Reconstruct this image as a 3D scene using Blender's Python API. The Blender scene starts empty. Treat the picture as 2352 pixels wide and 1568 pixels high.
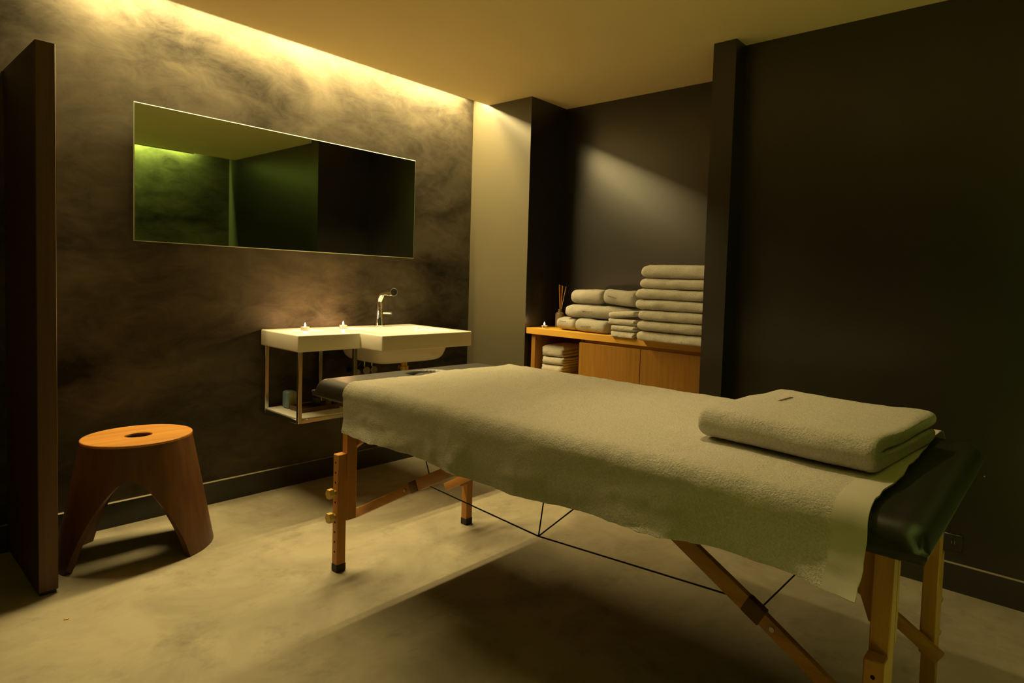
import bpy, bmesh, math, random
from mathutils import Vector, Matrix, noise

# ------------------------------------------------------------------ camera, world, exposure
S = bpy.context.scene
W, H = 2352, 1568
YAW, PITCH, ROLL = 0.65635, -0.046909, 0.036386
FPX, PPX, PPY = 1400.24, 214.97, -67.76
EYE = Vector((0.0, 0.0, 1.10))
fwd = Vector((math.cos(YAW) * math.cos(PITCH), math.sin(YAW) * math.cos(PITCH), math.sin(PITCH)))
rt0 = Vector((math.sin(YAW), -math.cos(YAW), 0.0))
up0 = rt0.cross(fwd)
rt = math.cos(ROLL) * rt0 + math.sin(ROLL) * up0
up = -math.sin(ROLL) * rt0 + math.cos(ROLL) * up0
cam_d = bpy.data.cameras.new('camera')
cam = bpy.data.objects.new('camera', cam_d)
S.collection.objects.link(cam)
M = Matrix((rt, up, -fwd)).transposed().to_4x4()
M.translation = EYE
cam.matrix_world = M
cam_d.sensor_fit = 'HORIZONTAL'
cam_d.sensor_width = 36.0
cam_d.lens = FPX / W * 36.0
cam_d.shift_x = -PPX / W
cam_d.shift_y = PPY / W
cam_d.clip_start = 0.02
S.camera = cam

world = bpy.data.worlds.new('world')
S.world = world
world.use_nodes = True
world.node_tree.nodes['Background'].inputs[0].default_value = (0, 0, 0, 1)
world.node_tree.nodes['Background'].inputs[1].default_value = 0.0

COVE = 285.0            # strength of the long strip above the mirror wall
COVE_COL = (1.0, 0.755, 0.315)
COVE2 = 2200.0           # strength of the strip above the opposite wall
COVE2_COL = (0.70, 0.90, 0.16)
S.view_settings.view_transform = 'Standard'
S.view_settings.look = 'None'
S.view_settings.exposure = 0.0
S.view_settings.gamma = 1.0
S.view_settings.use_curve_mapping = False
try:
    S.cycles.use_denoising = True
    S.cycles.max_bounces = 10
    S.cycles.diffuse_bounces = 7
    S.cycles.sample_clamp_indirect = 4.0
    S.cycles.caustics_reflective = False
    S.cycles.caustics_refractive = False
    S.cycles.blur_glossy = 0.6
except Exception:
    pass

# ------------------------------------------------------------------ helpers
random.seed(7)
COL = S.collection


def fbm(x, y, z=0.0, o=4):
    return noise.fractal(Vector((x, y, z)), 1.0, 2.0, o)


def root_loc(o):
    l = Vector((0, 0, 0))
    while o:
        l += o.location
        o = o.parent
    return l


def thing(name, label, cat, loc=(0, 0, 0), group=None):
    o = bpy.data.objects.new(name, None)
    COL.objects.link(o)
    o.location = loc
    o.empty_display_size = 0.05
    tag(o, label, cat, group)
    return o


def tag(o, label=None, cat=None, group=None, kind=None):
    if label: o['label'] = label
    if cat: o['category'] = cat
    if group: o['group'] = group
    if kind: o['kind'] = kind
    return o


def obj(name, V, F, mats, parent=None, smooth=False, auto=None, fmat=None):
    V = [Vector(v) for v in V]
    if parent:
        org = root_loc(parent)
    else:
        xs = [v.x for v in V]; ys = [v.y for v in V]; zs = [v.z for v in V]
        org = Vector(((min(xs) + max(xs)) / 2, (min(ys) + max(ys)) / 2, min(zs)))
    me = bpy.data.meshes.new(name)
    me.from_pydata([v - org for v in V], [], F)
    if not isinstance(mats, (list, tuple)): mats = [mats]
    for m in mats: me.materials.append(m)
    bm = bmesh.new(); bm.from_mesh(me)
    bmesh.ops.recalc_face_normals(bm, faces=bm.faces)
    bm.to_mesh(me); bm.free()
    if fmat:
        for p in me.polygons: p.material_index = fmat(p)
    if smooth:
        for p in me.polygons: p.use_smooth = True
    if auto is not None:
        me.set_sharp_from_angle(angle=math.radians(auto))
    me.update()
    o = bpy.data.objects.new(name, me)
    COL.objects.link(o)
    if parent: o.parent = parent
    else: o.location = org
    return o


def struct(name, V, F, m, parent=None, **k):
    o = obj(name, V, F, m, parent, **k)
    if not parent: o['kind'] = 'structure'
    return o


def boxg(x0, x1, y0, y1, z0, z1, bev=0.0, seg=2):
    bm = bmesh.new()
    bmesh.ops.create_cube(bm, size=1.0)
    for v in bm.verts:
        v.co = Vector(((x0 + x1) / 2 + v.co.x * (x1 - x0), (y0 + y1) / 2 + v.co.y * (y1 - y0), (z0 + z1) / 2 + v.co.z * (z1 - z0)))
    if bev > 0:
        bmesh.ops.bevel(bm, geom=bm.edges[:], offset=bev, segments=seg, profile=0.5, affect='EDGES')
    bm.verts.index_update()
    V = [v.co.copy() for v in bm.verts]
    F = [[v.index for v in f.verts] for f in bm.faces]
    bm.free()
    return V, F


def box(name, x0, x1, y0, y1, z0, z1, m, parent=None, bev=0.0, seg=2, **k):
    V, F = boxg(x0, x1, y0, y1, z0, z1, bev, seg)
    if bev > 0 and 'auto' not in k:
        k['smooth'] = True; k['auto'] = 40
    return obj(name, V, F, m, parent, **k)


def sbox(name, *a, **k):
    o = box(name, *a, **k)
    if not o.parent: o['kind'] = 'structure'
    return o


def join(*parts):
    V, F = [], []
    for v, f in parts:
        n = len(V)
        V += list(v)
        F += [[i + n for i in q] for q in f]
    return V, F


def beamg(p0, p1, w, t, upv=(0, 0, 1), bev=0.0):
    """rectangular bar from p0 to p1; w across, t along upv"""
    p0 = Vector(p0); p1 = Vector(p1)
    d = (p1 - p0); L = d.length; d.normalize()
    s = d.cross(Vector(upv)).normalized(); u = s.cross(d).normalized()
    V, F = boxg(-w / 2, w / 2, 0, L, -t / 2, t / 2, bev)
    return [p0 + s * v.x + d * v.y + u * v.z for v in V], F


def tubeg(path, r, n=12, cap=True):
    """r: number or list"""
    path = [Vector(p) for p in path]
    V, F = [], []
    prev = None
    for i, p in enumerate(path):
        a = path[max(i - 1, 0)]; b = path[min(i + 1, len(path) - 1)]
        d = (b - a).normalized()
        if prev is None:
            ref = Vector((0, 0, 1)) if abs(d.z) < 0.9 else Vector((1, 0, 0))
            s = d.cross(ref).normalized()
        else:
            s = (prev - d * prev.dot(d)).normalized()
        prev = s
        u = d.cross(s)
        rr = r[i] if isinstance(r, (list, tuple)) else r
        for k in range(n):
            t = 2 * math.pi * k / n
            V.append(p + (s * math.cos(t) + u * math.sin(t)) * rr)
    for i in range(len(path) - 1):
        for k in range(n):
            a = i * n + k; b = i * n + (k + 1) % n
            F.append([a, b, b + n, a + n])
    if cap:
        F.append(list(range(n))[::-1]); m = (len(path) - 1) * n
        F.append(list(range(m, m + n)))
    return V, F


def latheg(prof, c, n=32):
    """prof: list of (r, z); c: base centre"""
    V, F = [], []
    for r, z in prof:
        for k in range(n):
            t = 2 * math.pi * k / n
            V.append(Vector((c[0] + r * math.cos(t), c[1] + r * math.sin(t), c[2] + z)))
    for i in range(len(prof) - 1):
        for k in range(n):
            a = i * n + k; b = i * n + (k + 1) % n
            F.append([a, b, b + n, a + n])
    F.append(list(range(n))[::-1]); m = (len(prof) - 1) * n
    F.append(list(range(m, m + n)))
    return V, F


# ------------------------------------------------------------------ materials
def nt(name):
    m = bpy.data.materials.new(name); m.use_nodes = True
    t = m.node_tree
    return m, t, t.nodes['Principled BSDF'], t.nodes, t.links


def mat(name, col, rough=0.5, metal=0.0, spec=0.5, var=0.0, vscale=6.0, bump=0.0, bscale=80.0, stretch=None, coat=0.0, detail=5.0, bdist=0.003, sheen=0.0):
    m, t, b, N, L = nt(name)
    b.inputs['Roughness'].default_value = rough
    b.inputs['Metallic'].default_value = metal
    b.inputs['Specular IOR Level'].default_value = spec
    if coat: b.inputs['Coat Weight'].default_value = coat
    if sheen:
        b.inputs['Sheen Weight'].default_value = sheen
        b.inputs['Sheen Roughness'].default_value = 0.6
    tc = N.new('ShaderNodeTexCoord')
    mp = N.new('ShaderNodeMapping')
    L.new(tc.outputs['Object'], mp.inputs[0])
    if stretch: mp.inputs['Scale'].default_value = stretch
    if var > 0:
        nz = N.new('ShaderNodeTexNoise'); nz.inputs['Scale'].default_value = vscale
        nz.inputs['Detail'].default_value = detail; nz.inputs['Roughness'].default_value = 0.6
        L.new(mp.outputs[0], nz.inputs['Vector'])
        cr = N.new('ShaderNodeValToRGB')
        e = cr.color_ramp.elements
        e[0].position = 0.3; e[1].position = 0.7
        e[0].color = tuple(c * (1 - var) for c in col) + (1,)
        e[1].color = tuple(min(1, c * (1 + var)) for c in col) + (1,)
        L.new(nz.outputs['Fac'], cr.inputs[0])
        L.new(cr.outputs[0], b.inputs['Base Color'])
    else:
        b.inputs['Base Color'].default_value = tuple(col) + (1,)
    if bump > 0:
        n2 = N.new('ShaderNodeTexNoise'); n2.inputs['Scale'].default_value = bscale
        n2.inputs['Detail'].default_value = 3.0
        L.new(mp.outputs[0], n2.inputs['Vector'])
        bp = N.new('ShaderNodeBump'); bp.inputs['Strength'].default_value = bump
        bp.inputs['Distance'].default_value = bdist
        L.new(n2.outputs['Fac'], bp.inputs['Height'])
        L.new(bp.outputs[0], b.inputs['Normal'])
    return m


def emit(name, col, s):
    m, t, b, N, L = nt(name)
    b.inputs['Base Color'].default_value = (0.02, 0.02, 0.02, 1)
    b.inputs['Emission Color'].default_value = tuple(col) + (1,)
    b.inputs['Emission Strength'].default_value = s
    return m


def plaster_mat():
    """dark polished plaster with trowelled clouds"""
    m, t, b, N, L = nt('dark_plaster')
    tc = N.new('ShaderNodeTexCoord')
    mp = N.new('ShaderNodeMapping'); mp.inputs['Scale'].default_value = (0.8, 1, 1.25)
    L.new(tc.outputs['Object'], mp.inputs[0])
    n1 = N.new('ShaderNodeTexNoise'); n1.inputs['Scale'].default_value = 1.7; n1.inputs['Detail'].default_value = 8; n1.inputs['Roughness'].default_value = 0.55
    n1.inputs['Distortion'].default_value = 0.6
    L.new(mp.outputs[0], n1.inputs['Vector'])
    n2 = N.new('ShaderNodeTexNoise'); n2.inputs['Scale'].default_value = 9; n2.inputs['Detail'].default_value = 8; n2.inputs['Roughness'].default_value = 0.7
    n2.inputs['Distortion'].default_value = 0.8
    L.new(mp.outputs[0], n2.inputs['Vector'])
    mx = N.new('ShaderNodeMath'); mx.operation = 'MULTIPLY_ADD'; mx.inputs[1].default_value = 0.4
    L.new(n2.outputs['Fac'], mx.inputs[0]); L.new(n1.outputs['Fac'], mx.inputs[2])
    cr = N.new('ShaderNodeValToRGB'); e = cr.color_ramp.elements
    e[0].position = 0.50; e[0].color = (0.013, 0.0105, 0.007, 1)
    e[1].position = 0.98; e[1].color = (0.150, 0.131, 0.095, 1)
    L.new(mx.outputs[0], cr.inputs[0]); L.new(cr.outputs[0], b.inputs['Base Color'])
    b.inputs['Roughness'].default_value = 0.5
    b.inputs['Specular IOR Level'].default_value = 0.15
    bp = N.new('ShaderNodeBump'); bp.inputs['Strength'].default_value = 0.12; bp.inputs['Distance'].default_value = 0.004
    L.new(n2.outputs['Fac'], bp.inputs['Height']); L.new(bp.outputs[0], b.inputs['Normal'])
    return m


def concrete_mat():
    m, t, b, N, L = nt('concrete_floor')
    tc = N.new('ShaderNodeTexCoord')
    n1 = N.new('ShaderNodeTexNoise'); n1.inputs['Scale'].default_value = 3.0; n1.inputs['Detail'].default_value = 9; n1.inputs['Roughness'].default_value = 0.62; n1.inputs['Distortion'].default_value = 0.5
    L.new(tc.outputs['Object'], n1.inputs['Vector'])
    cr = N.new('ShaderNodeValToRGB'); e = cr.color_ramp.elements
    e[0].position = 0.30; e[0].color = (0.255, 0.228, 0.165, 1)
    e[1].position = 0.62; e[1].color = (0.405, 0.362, 0.265, 1)
    L.new(n1.outputs['Fac'], cr.inputs[0])
    # small scuffs
    n2 = N.new('ShaderNodeTexNoise'); n2.inputs['Scale'].default_value = 6.5; n2.inputs['Detail'].default_value = 12; n2.inputs['Roughness'].default_value = 0.75
    L.new(tc.outputs['Object'], n2.inputs['Vector'])
    c2 = N.new('ShaderNodeValToRGB'); e = c2.color_ramp.elements
    e[0].position = 0.30; e[0].color = (0.55, 0.55, 0.55, 1)
    e[1].position = 0.47; e[1].color = (1, 1, 1, 1)
    L.new(n2.outputs['Fac'], c2.inputs[0])
    mx = N.new('ShaderNodeMix'); mx.data_type = 'RGBA'; mx.blend_type = 'MULTIPLY'; mx.inputs['Factor'].default_value = 0.6
    L.new(cr.outputs[0], mx.inputs['A']); L.new(c2.outputs[0], mx.inputs['B'])
    L.new(mx.outputs['Result'], b.inputs['Base Color'])
    b.inputs['Roughness'].default_value = 0.62
    b.inputs['Specular IOR Level'].default_value = 0.25
    bp = N.new('ShaderNodeBump'); bp.inputs['Strength'].default_value = 0.1; bp.inputs['Distance'].default_value = 0.003
    L.new(n2.outputs['Fac'], bp.inputs['Height']); L.new(bp.outputs[0], b.inputs['Normal'])
    return m


def wood_mat(name, c0, c1, axis='Z', scale=1.0, rough=0.45, spec=0.35):
    m, t, b, N, L = nt(name)
    tc = N.new('ShaderNodeTexCoord'); mp = N.new('ShaderNodeMapping')
    s = {'X': (2, 60, 60), 'Y': (60, 2, 60), 'Z': (60, 60, 2)}[axis]
    mp.inputs['Scale'].default_value = tuple(q * scale for q in s)
    L.new(tc.outputs['Object'], mp.inputs[0])
    nz = N.new('ShaderNodeTexNoise'); nz.inputs['Scale'].default_value = 1.0; nz.inputs['Detail'].default_value = 6; nz.inputs['Roughness'].default_value = 0.6
    L.new(mp.outputs[0], nz.inputs['Vector'])
    cr = N.new('ShaderNodeValToRGB'); e = cr.color_ramp.elements
    e[0].position = 0.3; e[0].color = tuple(c0) + (1,)
    e[1].position = 0.7; e[1].color = tuple(c1) + (1,)
    L.new(nz.outputs['Fac'], cr.inputs[0]); L.new(cr.outputs[0], b.inputs['Base Color'])
    b.inputs['Roughness'].default_value = rough
    b.inputs['Specular IOR Level'].default_value = spec
    bp = N.new('ShaderNodeBump'); bp.inputs['Strength'].default_value = 0.08; bp.inputs['Distance'].default_value = 0.001
    L.new(nz.outputs['Fac'], bp.inputs['Height']); L.new(bp.outputs[0], b.inputs['Normal'])
    return m


def terry_mat(name='terry', col=(0.77, 0.735, 0.64), scale=230.0, strength=0.9):
    m, t, b, N, L = nt(name)
    tc = N.new('ShaderNodeTexCoord')
    v = N.new('ShaderNodeTexNoise'); v.inputs['Scale'].default_value = scale; v.inputs['Detail'].default_value = 3; v.inputs['Roughness'].default_value = 0.7
    L.new(tc.outputs['Object'], v.inputs['Vector'])
    v2 = N.new('ShaderNodeTexNoise'); v2.inputs['Scale'].default_value = 45; v2.inputs['Detail'].default_value = 4
    L.new(tc.outputs['Object'], v2.inputs['Vector'])
    ad = N.new('ShaderNodeMath'); ad.operation = 'MULTIPLY_ADD'; ad.inputs[1].default_value = 0.8
    L.new(v2.outputs['Fac'], ad.inputs[0]); L.new(v.outputs['Fac'], ad.inputs[2])
    bp = N.new('ShaderNodeBump'); bp.inputs['Strength'].default_value = strength; bp.inputs['Distance'].default_value = 0.006
    L.new(ad.outputs[0], bp.inputs['Height']); L.new(bp.outputs[0], b.inputs['Normal'])
    cr = N.new('ShaderNodeValToRGB'); e = cr.color_ramp.elements
    e[0].position = 0.3; e[0].color = tuple(c * 0.72 for c in col) + (1,)
    e[1].position = 0.7; e[1].color = tuple(col) + (1,)
    L.new(v.outputs['Fac'], cr.inputs[0]); L.new(cr.outputs[0], b.inputs['Base Color'])
    b.inputs['Roughness'].default_value = 0.95
    b.inputs['Specular IOR Level'].default_value = 0.05
    b.inputs['Sheen Weight'].default_value = 0.15
    return m


def twill_mat():
    """flat woven hem band with a diagonal rib"""
    m, t, b, N, L = nt('woven_band')
    tc = N.new('ShaderNodeTexCoord'); mp = N.new('ShaderNodeMapping')
    mp.inputs['Rotation'].default_value = (0.6, 0.5, 0.7)
    L.new(tc.outputs['Object'], mp.inputs[0])
    w = N.new('ShaderNodeTexWave'); w.inputs['Scale'].default_value = 140; w.inputs['Distortion'].default_value = 0.6
    L.new(mp.outputs[0], w.inputs['Vector'])
    bp = N.new('ShaderNodeBump'); bp.inputs['Strength'].default_value = 0.25; bp.inputs['Distance'].default_value = 0.001
    L.new(w.outputs['Fac'], bp.inputs['Height']); L.new(bp.outputs[0], b.inputs['Normal'])
    b.inputs['Base Color'].default_value = (0.60, 0.575, 0.49, 1)
    b.inputs['Roughness'].default_value = 0.9
    b.inputs['Specular IOR Level'].default_value = 0.1
    return m


PLASTER = plaster_mat()
CONCRETE = concrete_mat()
CEIL = mat('ceiling_paint', (0.90, 0.75, 0.42), 0.85, spec=0.2, var=0.03, vscale=1.5)
SLOTW = mat('slot_paint', (0.55, 0.52, 0.46), 0.9, spec=0.1)
TAUPE = mat('taupe_paint', (0.100, 0.087, 0.054), 0.42, spec=0.4, var=0.05, vscale=2, bump=0.05, bscale=60)
CHARCOAL = mat('charcoal_paint', (0.014, 0.012, 0.0095), 0.325, spec=1.0, var=0.08, vscale=3, bump=0.06, bscale=70)
BASEB = mat('baseboard_paint', (0.035, 0.033, 0.027), 0.35, spec=0.5, var=0.1, vscale=5)
BASELIT = mat('baseboard_top_lit', (0.40, 0.36, 0.26), 0.5, spec=0.4)  # paler than the board: the lit top edge is put into the colour
WENGE = wood_mat('dark_wood', (0.075, 0.035, 0.012), (0.125, 0.060, 0.020), 'Z', 1.0, 0.4, 0.4)
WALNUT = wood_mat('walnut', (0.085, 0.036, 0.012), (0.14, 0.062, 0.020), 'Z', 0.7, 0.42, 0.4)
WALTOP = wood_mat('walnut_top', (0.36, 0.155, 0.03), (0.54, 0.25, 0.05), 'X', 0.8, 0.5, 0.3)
OAK = wood_mat('oak', (0.62, 0.33, 0.045), (0.78, 0.44, 0.07), 'Y', 1.0, 0.5, 0.3)
OAKV = wood_mat('oak_veneer', (0.28, 0.13, 0.02), (0.38, 0.185, 0.03), 'Z', 1.2, 0.5, 0.3)
BEECH = wood_mat('beech', (0.44, 0.19, 0.04), (0.58, 0.27, 0.06), 'Z', 1.0, 0.45, 0.35)
BEECHY = wood_mat('beech_along', (0.44, 0.19, 0.04), (0.58, 0.27, 0.06), 'Y', 1.0, 0.45, 0.35)
KNOBW = mat('pale_knob', (0.62, 0.42, 0.10), 0.4)
VINYL = mat('black_vinyl', (0.020, 0.0185, 0.016), 0.42, spec=0.42, var=0.06, vscale=8, bump=0.12, bscale=350, bdist=0.001)
RUBBER = mat('black_rubber', (0.02, 0.02, 0.02), 0.7)
HOLE = mat('dark_hole', (0.03, 0.012, 0.005), 0.9, spec=0.0)
STEEL = mat('steel', (0.55, 0.53, 0.50), 0.22, metal=1.0)
CHROME = mat('chrome', (0.75, 0.74, 0.72), 0.08, metal=1.0)
BRASS = mat('brass', (0.60, 0.42, 0.18), 0.25, metal=1.0)
BLACKM = mat('black_metal', (0.02, 0.02, 0.02), 0.35, spec=0.5)
CERAMIC = mat('white_ceramic', (0.82, 0.79, 0.69), 0.14, spec=0.5)
PANEL = mat('white_panel', (0.72, 0.70, 0.62), 0.35)
MIRROR = mat('mirror_glass', (0.66, 0.74, 0.56), 0.015, metal=1.0)
GLEDGE = mat('green_glass_edge', (0.33, 0.40, 0.25), 0.5, spec=0.3)
TERRY = terry_mat()
ROBE = terry_mat('robe_terry_dimmed', (0.50, 0.475, 0.415), 260.0, 0.6)  # dimmer copy of terry: weaker light on the robes put into the colour
TWILL = twill_mat()
THREAD = mat('thread', (0.16, 0.13, 0.10), 0.8)
WAX = mat('wax', (0.85, 0.80, 0.68), 0.5)
ALU = mat('aluminium_cup', (0.7, 0.68, 0.64), 0.3, metal=1.0)
FLAME = emit('flame', (1.0, 0.55, 0.22), 40.0)
GLASSB = mat('bottle_glass', (0.20, 0.16, 0.10), 0.1, spec=0.6)
REED = mat('reed', (0.50, 0.22, 0.05), 0.7)
REEDP = mat('reed_pale', (0.55, 0.45, 0.28), 0.7)
BLUEP = mat('blue_pack', (0.18, 0.30, 0.36), 0.3, var=0.1, vscale=20)
PALEP = mat('pale_pack', (0.34, 0.36, 0.22), 0.35, var=0.25, vscale=30)
STRIP = emit('strip_light', COVE_COL, COVE)
STRIP2 = emit('strip_light_green', COVE2_COL, COVE2)
HOUSING = mat('housing', (0.5, 0.5, 0.5), 0.6)

# ------------------------------------------------------------------ the room
YL = 3.171       # mirror wall
YO = -0.63       # opposite wall
XE = -1.30       # end wall behind the partition
XC = 2.632       # front of the column
YC = 2.641       # niche side of the column
XB = 2.948       # back of the niche
XP, YP0, YP1 = 2.500, 1.250, 1.362   # pillar
XR = 2.595       # dark right wall
ZC = 2.199       # ceiling
ZT = 2.42        # top of the light slots
T = 0.12

sbox('floor', XE - T, XB + T, YO - T, YL + T, -0.08, 0.0, CONCRETE)
ce = sbox('ceiling', XE, XB, -0.49, 3.0215, ZC, ZC + 0.008, CEIL)
sbox('ceiling_upper', XE - T, XB + T, YO - T, YL + T, ZT, ZT + 0.06, SLOTW)
sbox('wall_left', XE - T, XC, YL, YL + T, 0.0, ZT, PLASTER)
sbox('wall_opposite', XE - T, XB + T, YO - T, YO, 0.0, ZT, PLASTER)
sbox('wall_end', XE - T, XE, YO, YL, 0.0, ZT, TAUPE)
sbox('wall_column', XC, XB + T, YC, YL + T, 0.0, ZT, [TAUPE, CHARCOAL], fmat=lambda p: 1 if p.normal.y < -0.9 else 0)
sbox('wall_back', XB, XB + T, YP1, YC, 0.0, ZT, CHARCOAL)
sbox('wall_pillar', XP, XB + T, YP0, YP1, 0.0, ZC - 0.0005, CHARCOAL)
sbox('wall_right', XR, XB + T, YO, YP0, 0.0, ZT, CHARCOAL)


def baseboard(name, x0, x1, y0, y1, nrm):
    o = sbox(name, x0, x1, y0, y1, 0.0, 0.103, [BASEB, BASELIT], bev=0.0, fmat=lambda p: 1 if p.normal.z > 0.9 else 0)
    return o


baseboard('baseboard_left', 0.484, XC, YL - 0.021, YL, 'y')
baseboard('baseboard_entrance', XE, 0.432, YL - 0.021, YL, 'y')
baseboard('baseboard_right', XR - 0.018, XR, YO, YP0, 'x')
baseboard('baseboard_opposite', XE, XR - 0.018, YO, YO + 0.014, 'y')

# ------------------------------------------------------------------ light strips in the two slots
def cove(name, x0, x1, z, m, label, flat=None, slant=None, baffle=None):
    ys = [q for q in (flat or ()) + (slant or ())]
    t = thing(name, label, 'light strip', ((x0 + x1) / 2, (min(ys) + max(ys)) / 2, z))
    if flat:                       # diffuser facing straight down
        y0, y1 = flat
        V, F = boxg(x0, x1, y0, y1, z, z + 0.014)
        obj('diffuser', V, F, [m, HOUSING], t, fmat=lambda q: 0 if q.normal.z < -0.2 else 1)
        box('housing', x0 - 0.02, x1 + 0.02, y0 - 0.003, y1 + 0.003, z + 0.0145, ZT, HOUSING, t)
    if baffle:                     # unseen metal lip, added to keep the light on the wall
        box('baffle', x0 - 0.02, x1 + 0.02, baffle, baffle + 0.003, ZC + 0.0095, z + 0.03, BLACKM, t)
    if slant:                      # angled diffuser facing the room
        y0, y1 = slant
        V = [Vector((x, y, q)) for x in (x0, x1) for (y, q) in ((y1, z), (y0, z + 0.016), (y1, z + 0.016))]
        obj('diffuser', V, [[0, 1, 2], [3, 5, 4], [0, 3, 4, 1], [1, 4, 5, 2], [2, 5, 3, 0]], [m, HOUSING], t, fmat=lambda q: 0 if q.normal.z < -0.2 else 1)
        box('housing', x0 - 0.02, x1 + 0.02, y0, y1, z + 0.0165, ZT, HOUSING, t)
    return t


cove('strip_light', 0.60, 2.57, 2.2580, STRIP, 'long warm double strip light tucked in the ceiling slot above the mirror', flat=(3.052, 3.080), slant=(3.140, 3.161))
cove('strip_light', -1.10, 2.25, 2.3000, STRIP2, 'dim greenish strip light in the slot over the wall opposite the mirror', flat=(-0.622, -0.606), baffle=-0.600)

# added unseen ceiling spot that brightens the foot end of the massage table
def added_ceiling_spot(x, y, aim, power):
    t = thing('added_ceiling_spot', 'small round unseen ceiling spotlight added to brighten the massage table', 'spotlight', (x, y, ZC))
    obj('trim_ring', *latheg([(0.048, 0.0), (0.050, -0.003), (0.040, -0.004), (0.034, 0.0), (0.034, -0.0002)][:4], (x, y, ZC - 0.0002), 28), HOUSING, t, smooth=True, auto=40)
    obj('lens', *latheg([(0.030, 0.0), (0.030, -0.0010), (0.0, -0.0012)], (x, y, ZC - 0.0004), 24), emit('spot_lens', COVE_COL, 6.0), t)
    l = bpy.data.lights.new('spot_beam', 'SPOT'); l.energy = power; l.color = (1.0, 0.74, 0.33)
    l.spot_size = math.radians(62); l.spot_blend = 0.9; l.shadow_soft_size = 0.03
    o = bpy.data.objects.new('spot_beam', l); COL.objects.link(o); o.parent = t
    o.location = (0, 0, -0.012)
    o.rotation_euler = (Vector(aim) - Vector((x, y, ZC))).to_track_quat('-Z', 'Y').to_euler()
    return t


added_ceiling_spot(1.32, 0.98, (1.46, 0.66, 0.72), 32.0)

# ------------------------------------------------------------------ partition
p = thing('partition_panel', 'tall dark wooden partition panel standing out from the wall beside the stool', 'partition', (0.458, 2.90, 0))
V, F = boxg(0.433, 0.483, 2.644, YL, 0.012, 1.804, 0.002, 1)
obj('panel', V, F, WENGE, p, smooth=True, auto=30)
box('base_plate', 0.437, 0.479, 2.652, YL - 0.01, 0.0, 0.0125, BLACKM, p)

# ------------------------------------------------------------------ mirror
mi = thing('wall_mirror', 'long frameless mirror with green glass edges hung above the washbasin', 'mirror', (1.50, 3.145, 1.20))
mx0, mx1, mz0, mz1 = 0.817, 2.181, 1.206, 1.783
c_ = 0.0032
V = [Vector((x, 3.1425, z)) for x, z in ((mx0, mz0), (mx1, mz0), (mx1, mz1), (mx0, mz1))]
V += [Vector((x, 3.1395, z)) for x, z in ((mx0, mz0), (mx1, mz0), (mx1, mz1), (mx0, mz1))]
V += [Vector((x, 3.1370, z)) for x, z in ((mx0 + c_, mz0 + c_), (mx1 - c_, mz0 + c_), (mx1 - c_, mz1 - c_), (mx0 + c_, mz1 - c_))]
F = [[3, 2, 1, 0], [8, 9, 10, 11]] + [[a + k, a + (k + 1) % 4, a + 4 + (k + 1) % 4, a + 4 + k] for a in (0, 4) for k in range(4)]
obj('glass_pane', V, F, [MIRROR, GLEDGE], mi, fmat=lambda q: 0 if abs(q.normal.y) > 0.95 else 1)
box('backing_frame', mx0 + 0.05, mx1 - 0.05, 3.1435, YL, mz0 + 0.05, mz1 - 0.05, BLACKM, mi)

# ------------------------------------------------------------------ washbasin
wb = thing('washbasin', 'white ceramic washbasin with a lower side shelf slab under the mirror', 'washbasin', (1.76, 2.9, 0.64))


def basin_mesh():
    """L-shaped slab: narrow ledge on the left, deeper basin with a sunken bowl"""
    z1, zb = 0.813, 0.733
    xa, xm, xb_ = 1.338, 1.645, 2.190
    ys, yb, yw = 2.792, 2.602, YL
    bowl = (1.70, 2.135, 2.665, 3.03)
    bm = bmesh.new()
    xs = [xa, xm, bowl[0], bowl[1], xb_]
    ysv = [yb, bowl[2], ys, bowl[3], yw]
    def cell_in(i, j):
        if i == 0: return j >= 2
        return True
    def is_bowl(i, j): return i == 2 and j in (1, 2)
    top, bot = {}, {}
    def vt(i, j):
        if (i, j) not in top: top[(i, j)] = bm.verts.new((xs[i], ysv[j], z1))
        return top[(i, j)]
    def vb(i, j):
        if (i, j) not in bot: bot[(i, j)] = bm.verts.new((xs[i], ysv[j], zb))
        return bot[(i, j)]
    cells = [(i, j) for i in range(4) for j in range(4) if cell_in(i, j)]
    for i, j in cells:
        if not is_bowl(i, j):
            bm.faces.new([vt(i, j), vt(i + 1, j), vt(i + 1, j + 1), vt(i, j + 1)])
        bm.faces.new([vb(i, j), vb(i, j + 1), vb(i + 1, j + 1), vb(i + 1, j)])
    S_ = set(cells)
    for i, j in cells:
        for (di, dj, a, b) in ((0, -1, (i, j), (i + 1, j)), (0, 1, (i + 1, j + 1), (i, j + 1)), (-1, 0, (i, j + 1), (i, j)), (1, 0, (i + 1, j), (i + 1, j + 1))):
            if (i + di, j + dj) not in S_:
                bm.faces.new([vt(*a), vt(*b), vb(*b), vb(*a)])
    # bowl: ring of the hole down to a smaller floor
    ring = [(2, 1), (3, 1), (3, 2), (3, 3), (2, 3), (2, 2)]
    low = [bm.verts.new((xs[i] + (0.05 if i == 2 else -0.05), ysv[j] + (0.05 if j == 1 else (-0.05 if j == 3 else 0)), 0.742)) for i, j in ring]
    for k in range(6):
        n = (k + 1) % 6
        bm.faces.new([vt(*ring[k]), vt(*ring[n]), low[n], low[k]])
    bm.faces.new(low)
    bmesh.ops.recalc_face_normals(bm, faces=bm.faces)
    ed = [e for e in bm.edges if len(e.link_faces) == 2 and e.calc_face_angle(0) > 0.3]
    bmesh.ops.bevel(bm, geom=ed, offset=0.007, segments=3, profile=0.5, affect='EDGES', clamp_overlap=True)
    bm.verts.index_update()
    V = [v.co.copy() for v in bm.verts]; F = [[v.index for v in f.verts] for f in bm.faces]
    bm.free()
    return V, F


V, F = basin_mesh()
obj('basin_top', V, F, CERAMIC, wb, smooth=True, auto=35)
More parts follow.
